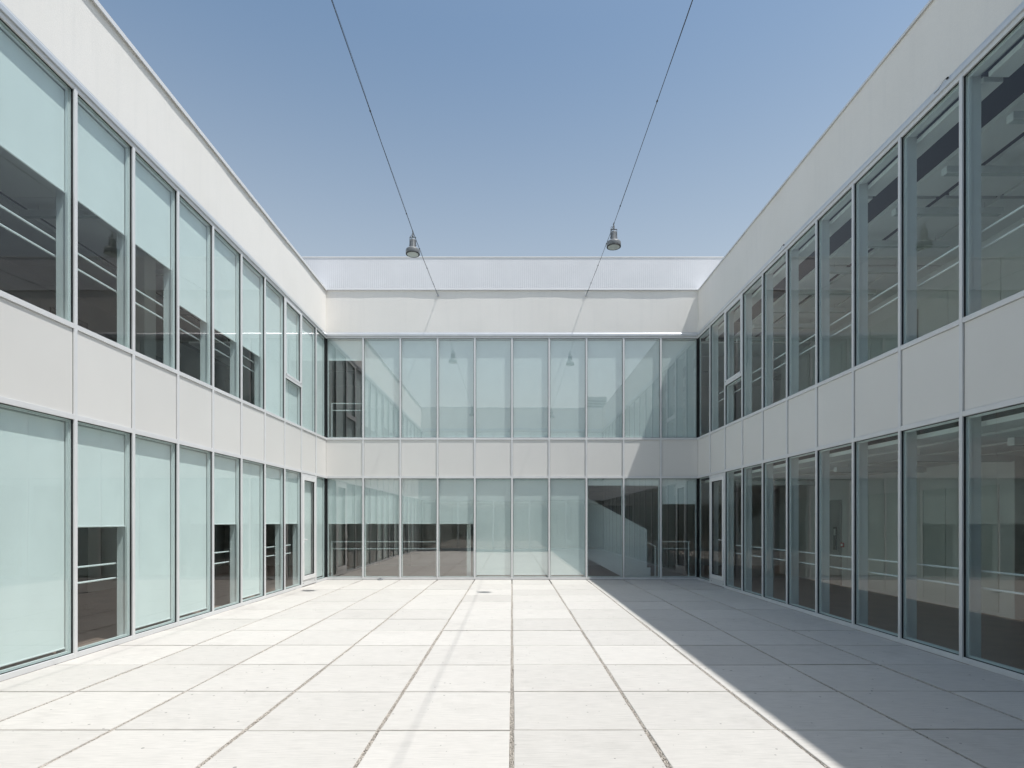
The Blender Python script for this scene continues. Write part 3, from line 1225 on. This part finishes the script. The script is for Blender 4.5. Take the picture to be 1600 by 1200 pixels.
def suspension(x, lamps, label):
    """cable between two facades carrying lamps at (y, z)"""
    za = 8.02
    o = empty('suspension_cable', (x, YB, za))
    pts = [(YB - 0.10, za - .006)] + list(lamps) + [(YF + 0.10, za - .006)]
    P = []
    for (y0, z0), (y1, z1) in zip(pts[:-1], pts[1:]):
        n = 14
        sag = 0.0045 * abs(y1 - y0)
        for i in range(n):
            t = i / n
            P.append((0, y0 + (y1 - y0) * t - YB, z0 + (z1 - z0) * t - 4 * sag * t * (1 - t) - za))
    P.append((0, pts[-1][0] - YB, pts[-1][1] - za))
    m = MB(); m.path(P, 0.0049, 7); m.build('wire_rope', 'cable', o, smooth=True)
    Q = []
    for i, p in enumerate(P):   # feed wire tied alongside
        Q.append((0.006 + 0.004 * math.sin(i * 1.3), p[1], p[2] + 0.010 + 0.004 * math.cos(i * 1.9)))
    m = MB(); m.path(Q, 0.0020, 6); m.build('feed_wire', 'cable', o, smooth=True)
    for i in range(3, len(P) - 2, 4):
        m = MB(); m.tube((0, P[i][1] - .012, P[i][2] + .003), (0, P[i][1] + .012, P[i][2] + .003), 0.012, 8)
        m.build('cable_tie', 'cable', o)
    for (y, s) in ((YB, -1), (YF, 1)):
        m = MB()
        yy = y - YB
        m.tube((0, yy, 0), (0, yy + s * .012, 0), 0.030, 12)
        m.tube((0, yy + s * .012, 0), (0, yy + s * .075, 0), 0.008, 8)
        m.tube((-.016, yy + s * .075, 0), (.016, yy + s * .075, 0), 0.012, 8)
        m.build('eye_bolt', 'steel', o, smooth=True)
        d = (lamps[0][1] - za) / abs(lamps[0][0] - YB)
        m = MB()
        m.tube((0, yy + s * .10, -.006), (0, yy + s * .40, -.006 + .30 * d), 0.0125, 8)
        m.build('turnbuckle', 'lamp_grey', o, smooth=True)
    m = MB()
    m.tube((-.03, -.022, -0.01), (-.03, -.022, 0.19), 0.008, 8)
    m.build('conduit', 'white_metal', o, smooth=True)
    tag(o, label, 'cable', 'cables spanning the court')


ZL1, ZL2 = 7.745, 7.70
suspension(-XC, [(11.96, ZL1), (1.9, ZL2)], 'dark wire cable on the left carrying a floodlight across the court')
suspension(XC, [(11.66, ZL1), (1.9, ZL2)], 'dark wire cable on the right carrying a floodlight across the court')
floodlight(-XC, 11.96, ZL1, 'grey floodlight hanging from the left cable against the sky')
floodlight(XC, 11.66, ZL1 + .01, 'grey floodlight hanging from the right cable against the sky')
floodlight(-XC, 1.9, ZL2, 'grey floodlight of the left cable overhead, mirrored in the back windows')
floodlight(XC, 1.9, ZL2, 'grey floodlight of the right cable overhead, mirrored in the back windows')

# ------------------------------------------------------------------ roof box on the front wing, small bits
rb = empty('rooftop_unit', (4.95, YF - 1.6, 7.75))
m = MB(); m.box(-.55, .75, -.5, .5, 0, 1.35); m.build('casing', 'plant_box', rb, bevel=.02)
for i in range(6):
    m = MB(); m.box(-.5, .7, .505, .53, .2 + .17 * i, .27 + .17 * i); m.build('louvre', 'interior_dark', rb)
tag(rb, 'grey rooftop unit standing on the roof behind the viewer', 'roof unit')

for i, y in enumerate((6.8, 10.9)):
    o = empty('cable_clip', (HW - 0.035, y, Z_TOP + 0.075))
    m = MB(); m.box(-.010, .010, -.012, .012, 0, .016); m.build('clip', 'gasket', o)
    m = MB(); m.path([(-.006, .0, .016), (-.010, .05, .012), (-.012, .12, -.03), (-.012, .2, -.028)], .0025, 6); m.build('wire', 'cable', o)
    tag(o, 'small black clip with loose wire on the %s head flashing of the right wing' % ('near', 'middle')[i], 'clip')

ds = empty('door_stop', (-3.70, YB - 0.10, 0.002))
m = MB(); m.lathe([(0.085, 0.0), (0.083, 0.012), (0.060, 0.030), (0.030, 0.040)], 20); m.build('dome', 'lamp_grey', ds, smooth=True)
m = MB(); m.lathe([(0.020, 0.040), (0.018, 0.046), (0.006, 0.048)], 12); m.build('screw_cap', 'cable', ds, smooth=True)
tag(ds, 'small dark dome on the paving at the foot of the back wall', 'floor stop')
